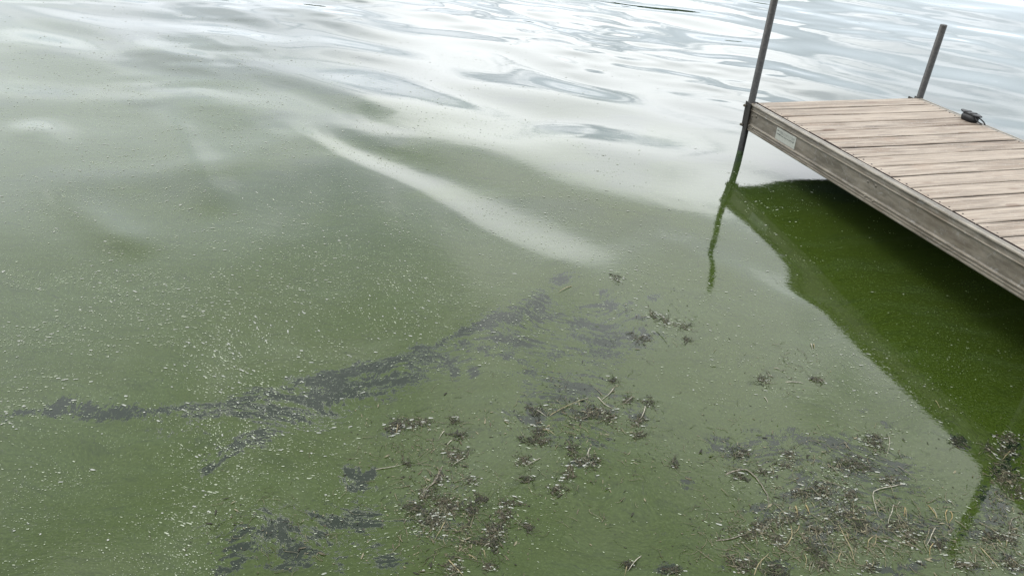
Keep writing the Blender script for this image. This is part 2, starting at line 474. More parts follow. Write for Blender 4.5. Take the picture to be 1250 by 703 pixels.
# ------------------------------------------------------------------ shore and lake bed (outside the picture)
bmt, nt, b = pmat('shore_grass')
g = nt.node('ShaderNodeNewGeometry').outputs['Position']
nt.l.new(nt.mix(nt.noise(g, 3, 6, 0.7), (0.03, 0.05, 0.015), (0.10, 0.10, 0.05)), b.inputs['Base Color'])
b.inputs['Roughness'].default_value = 0.95
bump(nt, b, nt.noise(g, 30, 4, 0.7), 0.6, 0.05)
xs = np.concatenate([-np.geomspace(3000, 6, 16), np.linspace(-5, 5, 21), np.geomspace(6, 3000, 16)])
ys = np.array([-3000, -600, -120, -30, -10, -5, -3, -2, -1.2, -0.6, -0.2, 0.2, 0.8, 2, 5, 12, 60, 300, 3000.])
prof = np.interp(ys, [-3000, -30, -3, -0.6, -0.2, 0.8, 5, 3000], [8, 2.5, 0.7, 0.38, 0.0, -0.5, -1.6, -3])
GX, GY = np.meshgrid(xs, ys, indexing='ij')
GZ = np.repeat(prof[None, :], len(xs), 0) + 0.12 * (fbm(GX, GY, 0.4, 3, 3) - .5)
n1, n2 = GX.shape
gi = np.arange(n1 * n2).reshape(n1, n2)
fs = np.stack([gi[:-1, :-1], gi[1:, :-1], gi[1:, 1:], gi[:-1, 1:]], -1).reshape(-1, 4)
ground = mesh_obj('ground', np.stack([GX.ravel(), GY.ravel(), GZ.ravel()], 1), fs.tolist(), bmt, None, True)
tag(ground, 'lake bed rising to a grassy bank behind the camera', kind='structure')

# far wooded shore: only its dark reflection shows in the steepest ripples
fm, nt, b = pmat('far_foliage')
g = nt.node('ShaderNodeNewGeometry').outputs['Position']
nt.l.new(nt.mix(nt.noise(g, 0.25, 5, 0.7), (0.018, 0.030, 0.012), (0.05, 0.07, 0.028)), b.inputs['Base Color'])
b.inputs['Roughness'].default_value = 0.9
bm = bmesh.new()
tr = random.Random(4)
for k in range(230):
    a = R(-75 + 150 * (k + tr.random()) / 230)
    d = tr.uniform(150, 185)
    hgt = tr.uniform(6, 11)
    r_ = bmesh.ops.create_icosphere(bm, subdivisions=2, radius=1)
    wd_ = hgt * tr.uniform(.32, .5)
    for v in r_['verts']:
        jit = 1 + tr.uniform(-.22, .22)
        v.co = Vector((v.co.x * wd_ * jit + d * math.sin(a), v.co.y * wd_ * jit + d * math.cos(a), (v.co.z * jit) * hgt * .52 + hgt * .5 + 1.0))
far = bm_obj('woodland', bm, fm)
tag(far, 'dark line of trees on the far shore mirrored in ripples', kind='stuff')
ang = np.radians(np.linspace(-80, 80, 60))
vs_, fs_ = [], []
for i, a in enumerate(ang):
    for (d, z) in ((135, -2.5), (142, 0.5), (200, 4), (420, 9), (3400, 20)):
        vs_.append((d * math.sin(a), d * math.cos(a), z))
for i in range(len(ang) - 1):
    for j in range(4):
        p = i * 5 + j
        fs_.append((p, p + 1, p + 6, p + 5))
fs2 = mesh_obj('far_shore', vs_, [f[::-1] for f in fs_], bmt)
tag(fs2, 'low grassy bank on the far side of the lake', kind='structure')

# ------------------------------------------------------------------ the dock
A0 = Vector((1.39276, 5.06257, 0.353814))
DX = Vector((0.30579561, -0.95055721, 0.05412977))
DY = Vector((0.95195286, 0.30624459, 0.0))
DZ = DX.cross(DY).normalized()
DW, DS, DL, PITCHB = 1.2764, 0.1664, 3.70, 0.1422
dock = bpy.data.objects.new('dock', None)
COL.objects.link(dock)
m = Matrix.Identity(4)
for i in range(3):
    m[i][0], m[i][1], m[i][2], m[i][3] = DX[i], DY[i], DZ[i], A0[i]
dock.matrix_world = m
tag(dock, 'aluminium framed dock section with weathered board deck and round pipe posts', 'dock')
inv = m.inverted()

# materials
am, nt, b = pmat('weathered_aluminium')
o_ = nt.node('ShaderNodeTexCoord').outputs['Object']
st = nt.mapping(o_, scale=(6, 30, 30))
n1_ = nt.noise(st, 1.0, 6, 0.65, 0.3)
n2_ = nt.noise(nt.mapping(o_, scale=(1, 1, 1)), 34, 6, 0.75, 1.2)
n3_ = nt.noise(nt.mapping(o_, scale=(1.5, 3, 3)), 2.2, 4, 0.6)
c = nt.mix(nt.ramp(n1_, 0.3, 0.7), (0.070, 0.060, 0.045), (0.160, 0.141, 0.112))
c = nt.mix(nt.math('MULTIPLY', nt.ramp(n2_, 0.52, 0.68), 0.6), c, (0.21, 0.206, 0.195))
c = nt.mix(nt.math('MULTIPLY', nt.ramp(n3_, 0.5, 0.72), 0.5), c, (0.070, 0.052, 0.034))
nt.l.new(c, b.inputs['Base Color'])
b.inputs['Metallic'].default_value = 0.3
nt.l.new(nt.ramp(n2_, 0.3, 0.7, 0.38, 0.58), b.inputs['Roughness'])
bump(nt, b, n2_, 0.12, 0.001)

pm_, nt, b = pmat('galvanised_pipe')
o_ = nt.node('ShaderNodeTexCoord').outputs['Object']
g = nt.node('ShaderNodeNewGeometry').outputs['Position']
n1_ = nt.noise(o_, 60, 6, 0.7)
n2_ = nt.noise(o_, 14, 4, 0.6)
c = nt.mix(nt.ramp(n1_, 0.35, 0.7), (0.008, 0.008, 0.0076), (0.028, 0.027, 0.025))
c = nt.mix(nt.math('MULTIPLY', nt.ramp(n2_, 0.55, 0.7), 0.6), c, (0.012, 0.011, 0.010))
zz = nt.node('ShaderNodeSeparateXYZ', {0: g}).outputs[2]
zz = nt.math('ADD', zz, nt.math('MULTIPLY', nt.math('SUBTRACT', n2_, 0.5), 0.05))
c = nt.mix(nt.ramp(zz, 0.012, 0.03), (0.018, 0.035, 0.008), c)
nt.l.new(c, b.inputs['Base Color'])
b.inputs['Metallic'].default_value = 0.3
b.inputs['Roughness'].default_value = 0.55
bump(nt, b, n1_, 0.3, 0.001)

dkm, nt, b = pmat('dark_bracket_steel')
o_ = nt.node('ShaderNodeTexCoord').outputs['Object']
nt.l.new(nt.mix(nt.noise(o_, 50, 5, 0.7), (0.010, 0.009, 0.008), (0.035, 0.032, 0.028)), b.inputs['Base Color'])
b.inputs['Metallic'].default_value = 0.4
b.inputs['Roughness'].default_value = 0.6

wd_m, nt, b = pmat('weathered_board')
o_ = nt.node('ShaderNodeTexCoord').outputs['Object']
oi = nt.node('ShaderNodeObjectInfo').outputs['Random']
off = nt.node('ShaderNodeCombineXYZ', {0: nt.math('MULTIPLY', oi, 17.0), 1: nt.math('MULTIPLY', oi, 31.0), 2: 0.0}).outputs[0]
o2 = nt.node('ShaderNodeVectorMath', {0: o_, 1: off}, operation='ADD').outputs[0]
gr = nt.mapping(o2, scale=(30, 1.3, 10))
n1_ = nt.noise(gr, 1.0, 5, 0.6, 0.9)
n2_ = nt.noise(nt.mapping(o2, scale=(95, 4, 20)), 1.0, 4, 0.6)
n3_ = nt.noise(nt.mapping(o2, scale=(9, 3, 5)), 1.0, 4, 0.65)
n4_ = nt.noise(nt.mapping(o2, scale=(70, 50, 50)), 1.0, 4, 0.7)
c = nt.mix(nt.ramp(n1_, 0.34, 0.60), (0.098, 0.068, 0.046), (0.238, 0.200, 0.162))
c = nt.mix(nt.math('MULTIPLY', nt.ramp(n2_, 0.52, 0.62), 0.7), c, (0.045, 0.032, 0.024))
n5_ = nt.noise(nt.mapping(o2, scale=(170, 2.2, 20)), 1.0, 3, 0.6, 0.4)
c = nt.mix(nt.math('MULTIPLY', nt.ramp(n5_, 0.57, 0.62), 0.8), c, (0.035, 0.024, 0.018))
c = nt.mix(nt.math('MULTIPLY', nt.ramp(n3_, 0.52, 0.75), 0.7), c, (0.150, 0.100, 0.068))
c = nt.mix(nt.math('MULTIPLY', nt.ramp(n4_, 0.56, 0.66), 0.5), c, (0.27, 0.25, 0.225))
vo = nt.node('ShaderNodeTexVoronoi', {'Vector': nt.mapping(o2, scale=(11, 4.2, 0)), 'Scale': 1.0, 'Randomness': 1.0})
kn = nt.math('MULTIPLY', nt.math('SUBTRACT', 1.0, nt.ramp(vo.outputs['Distance'], 0.13, 0.25)),
             nt.math('GREATER_THAN', nt.node('ShaderNodeSeparateColor', {0: vo.outputs['Color']}).outputs[0], 0.62))
c = nt.mix(nt.math('MULTIPLY', kn, 0.85), c, (0.075, 0.040, 0.024))
c = nt.mix(nt.ramp(oi, 0, 1, 0.0, 0.5, False), c, (0.245, 0.205, 0.165))
nt.l.new(c, b.inputs['Base Color'])
b.inputs['Roughness'].default_value = 0.8
bump(nt, b, nt.math('ADD', n2_, n1_), 0.5, 0.0015)

edge_m, nt, b = pmat('gap_shade_and_screw')  # gap shade painted as dark colour on the board sides; screws share it
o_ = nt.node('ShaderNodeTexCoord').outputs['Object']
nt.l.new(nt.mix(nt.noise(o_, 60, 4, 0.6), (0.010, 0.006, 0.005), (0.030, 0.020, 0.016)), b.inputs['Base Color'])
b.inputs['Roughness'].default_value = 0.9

bkm, nt, b = pmat('black_plastic')
o_ = nt.node('ShaderNodeTexCoord').outputs['Object']
nt.l.new(nt.mix(nt.noise(o_, 90, 4, 0.6), (0.003, 0.003, 0.003), (0.008, 0.008, 0.009)), b.inputs['Base Color'])
b.inputs['Roughness'].default_value = 0.55
b.inputs['Specular IOR Level'].default_value = 0.3

plm, nt, b = pmat('plate_silver')
o_ = nt.node('ShaderNodeTexCoord').outputs['Object']
nt.l.new(nt.mix(nt.noise(o_, 70, 5, 0.7), (0.20, 0.205, 0.180), (0.33, 0.335, 0.30)), b.inputs['Base Color'])
b.inputs['Metallic'].default_value = 0.2
b.inputs['Roughness'].default_value = 0.4
ink, nt, b = pmat('plate_ink')
b.inputs['Base Color'].default_value = (0.035, 0.04, 0.035, 1)
b.inputs['Roughness'].default_value = 0.5
ink2, nt, b = pmat('worn_plate_ink')
b.inputs['Base Color'].default_value = (0.13, 0.135, 0.12, 1)
b.inputs['Roughness'].default_value = 0.5


def profile(side):
    """cross-section (y, z) of the extruded side rail, outer face at y = 0"""
    p = [(0.000, -0.002), (0.002, 0.000), (0.014, 0.001), (0.017, -0.001), (0.018, -0.006), (0.0205, -0.006), (0.0215, -0.001),
         (0.034, -0.001), (0.036, -0.004), (0.036, -0.026), (0.018, -0.030), (0.018, -0.140), (0.034, -0.150), (0.034, -0.1664),
         (-0.002, -0.1664), (-0.004, -0.163), (-0.004, -0.158), (0.001, -0.156), (0.001, -0.150), (-0.003, -0.148), (-0.003, -0.144),
         (0.001, -0.142), (0.001, -0.134), (-0.003, -0.132), (-0.004, -0.129), (0.003, -0.126), (0.005, -0.122), (0.005, -0.048),
         (0.003, -0.044), (-0.003, -0.041), (-0.003, -0.038), (0.002, -0.035), (0.003, -0.016), (-0.003, -0.012), (-0.005, -0.008), (-0.004, -0.003)]
    if side > 0: p = [(DW - y, z) for y, z in p][::-1]
    return p


for side in (-1, 1):
    pr = profile(side)
    n = len(pr)
    vs_ = [(0.0, y, z) for y, z in pr] + [(DL, y, z) for y, z in pr]
    fs_ = [(i, i + n, (i + 1) % n + n, (i + 1) % n) for i in range(n)] + [tuple(range(n)), tuple(range(2 * n - 1, n - 1, -1))]
    rail = mesh_obj('side_rail', vs_, fs_, am, dock)
    bm = bmesh.new(); bm.from_mesh(rail.data); bmesh.ops.recalc_face_normals(bm, faces=bm.faces); bm.to_mesh(rail.data); bm.free()

for xx in (0.0, DL - 0.03):
    bm = bmesh.new()
    add_box(bm, (xx + 0.002, 0.037, -0.160), (xx + 0.028, DW - 0.037, -0.042), 0.002)
    bm_obj('end_rail', bm, am, dock)
for k in range(1, 5):
    bm = bmesh.new()
    x0 = k * DL / 5
    add_box(bm, (x0, 0.037, -0.125), (x0 + 0.035, DW - 0.037, -0.042), 0.002)
    bm_obj('cross_member', bm, am, dock)

# deck boards
NB = int(DL / PITCHB)
br = random.Random(11)
for k in range(NB):
    bm = bmesh.new()
    x0 = k * PITCHB + 0.0005 + (0.0 if k else -0.006)
    x1 = (k + 1) * PITCHB - 0.0100 + br.uniform(-.0015, .0015)
    dz = br.uniform(-0.002, 0.0015)
    y0 = 0.0415 + br.uniform(0, .004); y1 = DW - 0.0415 - br.uniform(0, .006)
    N = 16                                       # slightly cupped and bowed boards
    prof_b = []
    wdt = x1 - x0
    vs_, fs_ = [], []
    cup = br.uniform(-0.0015, 0.001); bow = br.uniform(-0.002, 0.002); ph = br.uniform(0, 6)
    sec = [(0, -0.036), (0, -0.004), (0.0018, -0.0012), (0.004, 0), (wdt * .5, cup), (wdt - .004, 0), (wdt - .0018, -0.0012), (wdt, -0.004), (wdt, -0.036)]
    for j in range(N + 1):
        yy = y0 + (y1 - y0) * j / N
        ex = 0.0012 * math.sin(j * 1.1 + ph) + 0.0008 * math.sin(j * 2.7 + ph)
        for (sx, sz) in sec:
            vs_.append((x0 + sx + ex, yy, 0.0015 + dz + sz + bow * math.sin(math.pi * j / N)))
    ns = len(sec)
    for j in range(N):
        for i in range(ns):
            a_, b_ = j * ns + i, j * ns + (i + 1) % ns
            fs_.append((a_, b_, b_ + ns, a_ + ns))
    fs_.append(tuple(range(ns))[::-1]); fs_.append(tuple(N * ns + i for i in range(ns)))
    bo = mesh_obj('deck_board', vs_, fs_, wd_m, dock)
    bm.from_mesh(bo.data); bmesh.ops.recalc_face_normals(bm, faces=bm.faces); bm.to_mesh(bo.data); bm.free()
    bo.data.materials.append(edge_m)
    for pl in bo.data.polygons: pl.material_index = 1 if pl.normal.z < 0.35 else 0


sm_ = bmesh.new()
add_cyl(sm_, (0, 0, -0.002), (0, 0, 0.0006), 0.0042, None, 10)
scr = bm_obj('screw', sm_, edge_m, dock)
scr_me = scr.data
first = True
for k in range(NB):
    for y_ in (0.062, DW - 0.062):
        for dx_ in (0.034, 0.098):
            o = scr if first else bpy.data.objects.new('screw', scr_me)
            if not first:
                COL.objects.link(o); o.parent = dock
            first = False
            o.location = (k * PITCHB + dx_ + br.uniform(-.006, .006), y_ + br.uniform(-.006, .006), 0.0014)


def dome(bm, x, y, z, r, h):
    """bolt head on the outer face, pointing to -y"""
    vs = bmesh.ops.create_uvsphere(bm, u_segments=10, v_segments=6, radius=r)['verts']
    for v in vs: v.co = Vector((x + v.co.x, y + v.co.y * h / r, z + v.co.z))


def bolt(x, z, y=0.005, r=0.0052):
    bm = bmesh.new()
    add_cyl(bm, (x, y + .001, z), (x, y - .0022, z), r * 1.5, r * 1.5, 12)
    dome(bm, x, y - .002, z, r, 0.004)
    bm_obj('bolt', bm, am, dock, True)


for bx_, bz_ in ((0.03, -0.070), (0.075, -0.062), (0.022, -0.137), (0.068, -0.137)):
    bolt(bx_, bz_, 0.005 if bz_ > -.12 else 0.0)
for k in (1, 2, 3):
    xx = 1.172 * k
    bolt(xx, -0.062); bolt(xx + .062, -0.062); bolt(xx + .012, -0.137, 0.0); bolt(xx + .075, -0.137, 0.0)

# maker's plate: two round dots, worn unreadable lines
px0, px1, pz0, pz1 = 0.315, 0.520, -0.120, -0.050
bm = bmesh.new(); add_box(bm, (px0, 0.0025, pz0), (px1, 0.0048, pz1), 0.0008)
plate = bm_obj('maker_plate', bm, plm, dock)
plate['label'] = 'worn silver plate with two dots and unreadable lines'
bm = bmesh.new()
for dx in (0.0, 0.0105):
    add_cyl(bm, (px0 + .014 + dx, 0.0015, pz1 - .016), (px0 + .014 + dx, 0.0026, pz1 - .016), 0.0036, None, 14)
bm_obj('emblem', bm, ink, plate)
bm = bmesh.new()
lr = random.Random(3)
xx = px0 + 0.010
while xx < px1 - 0.014:                          # broken dark line of worn lettering
    ww = lr.uniform(.003, .006)
    zt = lr.uniform(.005, .009)
    add_box(bm, (xx, 0.0018, pz1 - .040), (xx + ww * .4, 0.00255, pz1 - .040 + zt))
    if lr.random() < .6: add_box(bm, (xx + ww * .4, 0.0018, pz1 - .040 + zt * lr.choice((0, .45, .8))), (xx + ww, 0.00255, pz1 - .040 + zt * .2 + zt * .8 * lr.random()))
    xx += ww + lr.uniform(.0014, .0034)
bm_obj('lettering', bm, ink, plate)
bm = bmesh.new()
xx = px0 + 0.036
while xx < px1 - 0.012:
    ww = lr.uniform(.004, .008)
    add_box(bm, (xx, 0.0019, pz1 - .028), (xx + .0016, 0.00255, pz1 - .010))
    if lr.random() < .7: add_box(bm, (xx + .0016, 0.0019, pz1 - .0285 + lr.choice((0, .009, .016))), (xx + ww, 0.00255, pz1 - .026 + lr.choice((0, .009, .016))))
    xx += ww + .004
xx = px0 + .012
bm_obj('lettering', bm, ink2, plate)

# corner bracket on the far left end, dark channel and bolts
bm = bmesh.new()
add_box(bm, (-0.012, -0.010, -0.172), (-0.001, 0.052, 0.004), 0.0015)
add_box(bm, (-0.012, -0.0135, -0.172), (0.016, -0.0065, 0.003), 0.0015)
add_box(bm, (-0.066, 0.0, -0.165), (-0.0125, 0.006, -0.002), 0.0015)
add_box(bm, (-0.066, 0.050, -0.165), (-0.0125, 0.056, -0.002), 0.0015)
brk = bm_obj('corner_bracket', bm, dkm, dock)
for zz_ in (-0.028, -0.150):
    bm = bmesh.new()
    add_cyl(bm, (-0.052, -0.020, zz_), (-0.052, 0.0, zz_), 0.005, None, 8)
    add_cyl(bm, (-0.052, -0.014, zz_), (-0.052, -0.006, zz_), 0.009, None, 6)
    bm_obj('clamp_bolt', bm, am, brk)
bm = bmesh.new()
add_box(bm, (-0.012, DW - 0.052, -0.172), (-0.001, DW + 0.008, 0.004), 0.0015)
add_box(bm, (-0.066, DW - 0.056, -0.165), (-0.0125, DW - 0.050, -0.002), 0.0015)
add_box(bm, (-0.066, DW - 0.006, -0.165), (-0.0125, DW, -0.002), 0.0015)
bm_obj('corner_bracket', bm, dkm, dock)


def post(loc_local, top_z, name='support_post', lean=(0, 0)):
    """vertical pipe at a dock-local (x, y), from the lake bed to top_z above the water"""
    p = m @ Vector((*loc_local, 0))
    bm = bmesh.new()
    a = inv @ Vector((p.x + lean[0] * -1, p.y + lean[1] * -1, -1.9)); c_ = inv @ Vector((p.x + lean[0] * top_z, p.y + lean[1] * top_z, top_z))
    ax_ = (c_ - a).normalized()
    add_cyl(bm, a, c_, 0.0218, None, 28)
    add_cyl(bm, c_ - ax_ * .001, c_ + ax_ * .0015, 0.0195, 0.017, 28)
    o = bm_obj(name, bm, pm_, dock)
    for pl in o.data.polygons: pl.use_smooth = len(pl.vertices) == 4
    return o


post((-0.040, 0.026), 1.16)
post((-0.036, DW + 0.012), 0.822)
post((2.46, -0.034), 0.94)
for zz_ in (-0.03, -0.15):
    bm = bmesh.new()
    add_box(bm, (2.425, -0.062, zz_ - .014), (2.495, -0.006, zz_ + .002), 0.0015)
    bm_obj('post_bracket', bm, dkm, dock)
post((3.55, DW + 0.034), 0.94)

# black mooring fitting on the right-hand rail
cb = bpy.data.objects.new('mooring_cleat', None)
cb.parent = dock
COL.objects.link(cb)
cb.location = (0.485, DW - 0.055, 0.002)
cb.scale = (0.86, 0.86, 0.78)
bm = bmesh.new()
rings = [(0.000, 0.060, 0.034), (0.010, 0.064, 0.038), (0.030, 0.066, 0.040), (0.046, 0.060, 0.034), (0.050, 0.050, 0.026)]
prev = None
for (z, ra, rb) in rings:
    ring = [bm.verts.new((ra * math.copysign(abs(math.cos(t)) ** .7, math.cos(t)), rb * math.copysign(abs(math.sin(t)) ** .7, math.sin(t)), z)) for t in np.linspace(0, 2 * math.pi, 28, endpoint=False)]
    if prev:
        for i in range(28): bm.faces.new((prev[i], prev[(i + 1) % 28], ring[(i + 1) % 28], ring[i]))
    else: bm.faces.new(ring[::-1])
    prev = ring
bm.faces.new(prev)
bm_obj('body', bm, bkm, cb, True)
bm = bmesh.new()
outl = [(-0.095, -.006), (-0.06, -0.026), (0.05, -0.030), (0.098, -0.012), (0.098, 0.006), (0.05, 0.030), (-0.06, 0.030), (-0.095, 0.008)]
lo_ = [bm.verts.new((x, y, 0.050 + .06 * abs(x) ** 1.2)) for x, y in outl]
hi_ = [bm.verts.new((x * .98, y * .95, 0.059 + .06 * abs(x) ** 1.2)) for x, y in outl]
bm.faces.new(lo_[::-1]); bm.faces.new(hi_)
for i in range(8): bm.faces.new((lo_[i], lo_[(i + 1) % 8], hi_[(i + 1) % 8], hi_[i]))
for xx in (-0.035, 0.02):
    add_box(bm, (xx - .010, -0.024, 0.060), (xx + .010, 0.026, 0.066), 0.002)
bm_obj('horn_plate', bm, bkm, cb)
bm = bmesh.new()
pts = [Vector((0.055 + 0.045 * (1 - math.cos(t)) * 1.0, -0.006 + 0.022 * math.sin(t), 0.046 - 0.034 * (1 - math.cos(t)) / 2)) for t in np.linspace(-2.6, 2.6, 17)]
for a_, b_ in zip(pts, pts[1:]): add_cyl(bm, a_, b_, 0.0048, None, 8)
bm_obj('loop', bm, bkm, cb, True)

# ------------------------------------------------------------------ floating debris
def simple(name, c0, c1, scale=60, rough=0.7):
    mt, nt, b = pmat(name)
    o_ = nt.node('ShaderNodeTexCoord').outputs['Object']
    nt.l.new(nt.mix(nt.ramp(nt.noise(o_, scale, 4, 0.7), 0.3, 0.7), c0, c1), b.inputs['Base Color'])
    b.inputs['Roughness'].default_value = rough
    b.inputs['Specular IOR Level'].default_value = 0.18
    return mt


M_TAN = simple('tan_reed', (0.120, 0.098, 0.052), (0.215, 0.185, 0.110), 120)
M_PALE = simple('bleached_reed', (0.135, 0.124, 0.095), (0.260, 0.248, 0.205), 120)
M_ORANGE = simple('orange_reed', (0.150, 0.106, 0.042), (0.245, 0.200, 0.105), 90)
M_BROWN = simple('brown_root', (0.040, 0.034, 0.024), (0.175, 0.160, 0.130), 160)
M_GREENR = simple('green_stalk', (0.030, 0.045, 0.018), (0.075, 0.090, 0.050), 90)
RM = {'tan': M_TAN, 'pale': M_PALE, 'orange': M_ORANGE, 'brown': M_BROWN, 'green': M_GREENR}
M_WEED = [simple('dark_weed', (0.004, 0.0042, 0.002), (0.018, 0.018, 0.009), 200, 0.5),
          simple('brown_weed', (0.018, 0.015, 0.008), (0.058, 0.049, 0.029), 200, 0.6),
          simple('olive_weed', (0.012, 0.019, 0.005), (0.038, 0.050, 0.018), 200, 0.6),
          simple('grey_weed', (0.030, 0.028, 0.018), (0.105, 0.100, 0.072), 200, 0.6)]
M_FOAM = simple('pale_fleck', (0.15, 0.175, 0.115), (0.27, 0.29, 0.23), 40, 0.7)
M_SHELL = simple('white_fleck', (0.14, 0.15, 0.125), (0.26, 0.265, 0.245), 90, 0.6)

PLACES = [
    (1085, 600, 'beside the big bent reed'), (978, 622, 'at the upper left of the tangle'),
    (990, 688, 'at the bottom of the tangle'), (1034, 662, 'in the middle of the tangle'),
    (1066, 662, 'in the right half of the tangle'), (1084, 545, 'above the big bent reed'),
    (1115, 628, 'between tangle and mirrored side post'), (1145, 640, 'just left of the mirrored side post'),
    (1220, 675, 'right of the mirrored side post'), (1218, 560, "inside the dock's dark reflection"),
    (915, 585, 'beside the long curved root'), (905, 668, 'left of the tangle'),
    (970, 450, 'in the pale swirl'), (660, 510, 'left in the central patch'),
    (740, 492, 'right in the central patch'), (785, 508, 'right of the central patch'),
    (705, 560, 'below the central patch'), (530, 545, 'in the upper left debris line'),
    (530, 620, 'in the lower left debris line'), (598, 630, 'right of the left debris line'),
    (570, 690, 'at the bottom centre'), (765, 695, 'alone at the bottom edge'),
    (808, 415, 'left of the mirrored end post'), (690, 355, 'at the end of the bright streak'),
    (485, 520, 'above the left debris line'), (820, 690, 'at the bottom edge near the tangle')]


def place_of(px, py):
    return min(PLACES, key=lambda q: (q[0] - px) ** 2 + (q[1] - py) ** 2)[2]


pending = []          # (object, look, noun, place, px, py) -> labels are made when all are known

REEDS = '''
pale 3.0 1105.9 589.7 1088.8 594 1071.7 598.2 1064.9 604.2 1068.3 619.5 1072 631
orange 3.2 983 614.7 989 628
orange 2.4 971 616 974 631
tan 2.6 965.6 639.6 966.4 652.7 962 663 953 669.6
tan 2.2 976 639 973.7 647 967.8 652.7
tan 2.2 1023.5 638.8 1032.3 658.6 1038 670 1043.3 689.4
tan 1.8 1033 647.6 1036.7 663
tan 2.6 1066.7 653.5 1059.4 661.5 1060 673
tan 2.0 1069.7 650.5 1068.2 663 1062.3 668
brown 2.6 1074.8 663 1086.5 668 1100 671
brown 2.4 1082 654 1091 660 1100 663.7
pale 2.4 1091 614.6 1088 626.4 1084.3 635 1084.3 650
pale 2.0 1099 611.7 1094.6 617.6
tan 1.8 981.8 674.7 984 683.5 982.5 695
pale 1.8 993.5 685 990.5 697
tan 2.2 1027 673 1023.5 682 1026.4 691
brown 2.2 1000 683.5 1014.7 691.6
tan 2.0 1057 683.5 1061 694 1066 688 1064.5 682
tan 1.6 990 611.7 995 620.5
brown 2.4 1069.7 608 1081.4 621
brown 2.4 1095 568 1107 577.5 1119.7 587.5
orange 2.0 1104.4 618 1103.4 631
tan 2.0 1105 618 1106.8 636
orange 2.4 1131.9 615 1141 627 1144 634
pale 2.0 1138 619 1144.7 631
orange 2.4 1156.3 621 1153.6 629 1156.3 640
orange 2.6 1160.3 623 1162 631 1158.3 639
pale 2.8 1142 642.4 1136 655.6 1129.8 667.8
orange 2.2 1140 661.7 1135 669.8 1135.3 680
green 2.4 1112.5 621 1122.7 629
tan 3.0 1196 666.8 1208 682 1219.3 695
tan 2.2 1214 653.5 1224.4 666.8
tan 1.8 1229.5 655.6 1227.4 670
tan 2.0 1231.5 680 1246.7 693
brown 2.4 1242.7 631 1234.5 635 1231 649.5 1230.5 655.6
brown 2.4 1080 665.7 1096 671
brown 5.0 885.6 579 897.6 574.6 909.5 573.8 918 579 925.7 587.5 933.4 598.6 937.7 608.8 938.6 620.8
pale 2.0 1084.5 530.7 1085.4 542.7 1081 559.8
brown 1.4 1094.8 550.4 1102.5 563
brown 3.4 872.7 659.7 891 658 905 653.5 917.3 650
tan 2.2 920 702.6 926 688.6 935.7 679 938 675.4
tan 1.6 935.7 679 942.7 685
green 3.0 800 404 809.5 413.6 814.6 422
pale 3.4 958 466.6 972.6 467.4 982 468.8
pale 4.0 989.6 418.8 991.7 427.3
tan 3.4 993 419.6 993.6 426.5
pale 3.0 932.4 484.5 937.6 492
brown 2.8 1000.7 462.3 1008.4 468.3
pale 3.4 945 449.5 953 452.6
tan 3.4 547 682 555 692 567 703
tan 2.4 544 635 539 645.4 530.3 660
pale 3.0 591 666 600.6 662.3
tan 1.8 590.3 670 592.5 681
tan 2.8 571.3 676 582.3 683.5
pale 3.2 651.6 498.7 667.8 509
tan 2.6 669.5 508 695 495.3 720.8 486
pale 3.4 750.6 472 743.8 481.6 731 491
pale 3.4 729 484 738 494.4 749 499.5
pale 2.8 772.8 484 761.7 493.5
tan 3.0 660 524.3 669.5 526 678 531
pale 2.0 661 558.4 642 569.5
pale 3.2 788.2 495.3 784 508 777 516.6
pale 3.6 720.8 545.6 717.3 554 719 559
brown 2.4 708.8 511.5 717.3 509.8 729.3 503
brown 4.6 540.5 568 531.4 586.5 522 596 513 604.7
pale 2.6 567.9 558 553 568
pale 3.2 552 536.4 544 545.5
pale 2.8 542.8 525 535 536.4
tan 2.6 486 516 484 529.6
brown 2.6 556.5 604.7 548.5 613.8
pale 2.8 783.5 677 774 687 766.3 697.5
tan 2.0 766.3 688 762 703
pale 2.8 1204 546.5 1216 558.5
tan 2.8 1233 550 1222.9 562
tan 2.0 1141 488.5 1147 498.8
tan 3.2 698.3 351.4 690 355 681 360
pale 2.2 456 573 480 570 493 566
'''


def catmull(P, n):
    P = [P[0] * 2 - P[1]] + list(P) + [P[-1] * 2 - P[-2]]
    outp = []
    for i in range(1, len(P) - 2):
        for k in range(n):
            t = k / n
            outp.append(0.5 * ((2 * P[i]) + (-P[i - 1] + P[i + 1]) * t + (2 * P[i - 1] - 5 * P[i] + 4 * P[i + 1] - P[i + 2]) * t * t + (-P[i - 1] + 3 * P[i] - 3 * P[i + 1] + P[i + 2]) * t ** 3))
    outp.append(P[-2])
    return outp


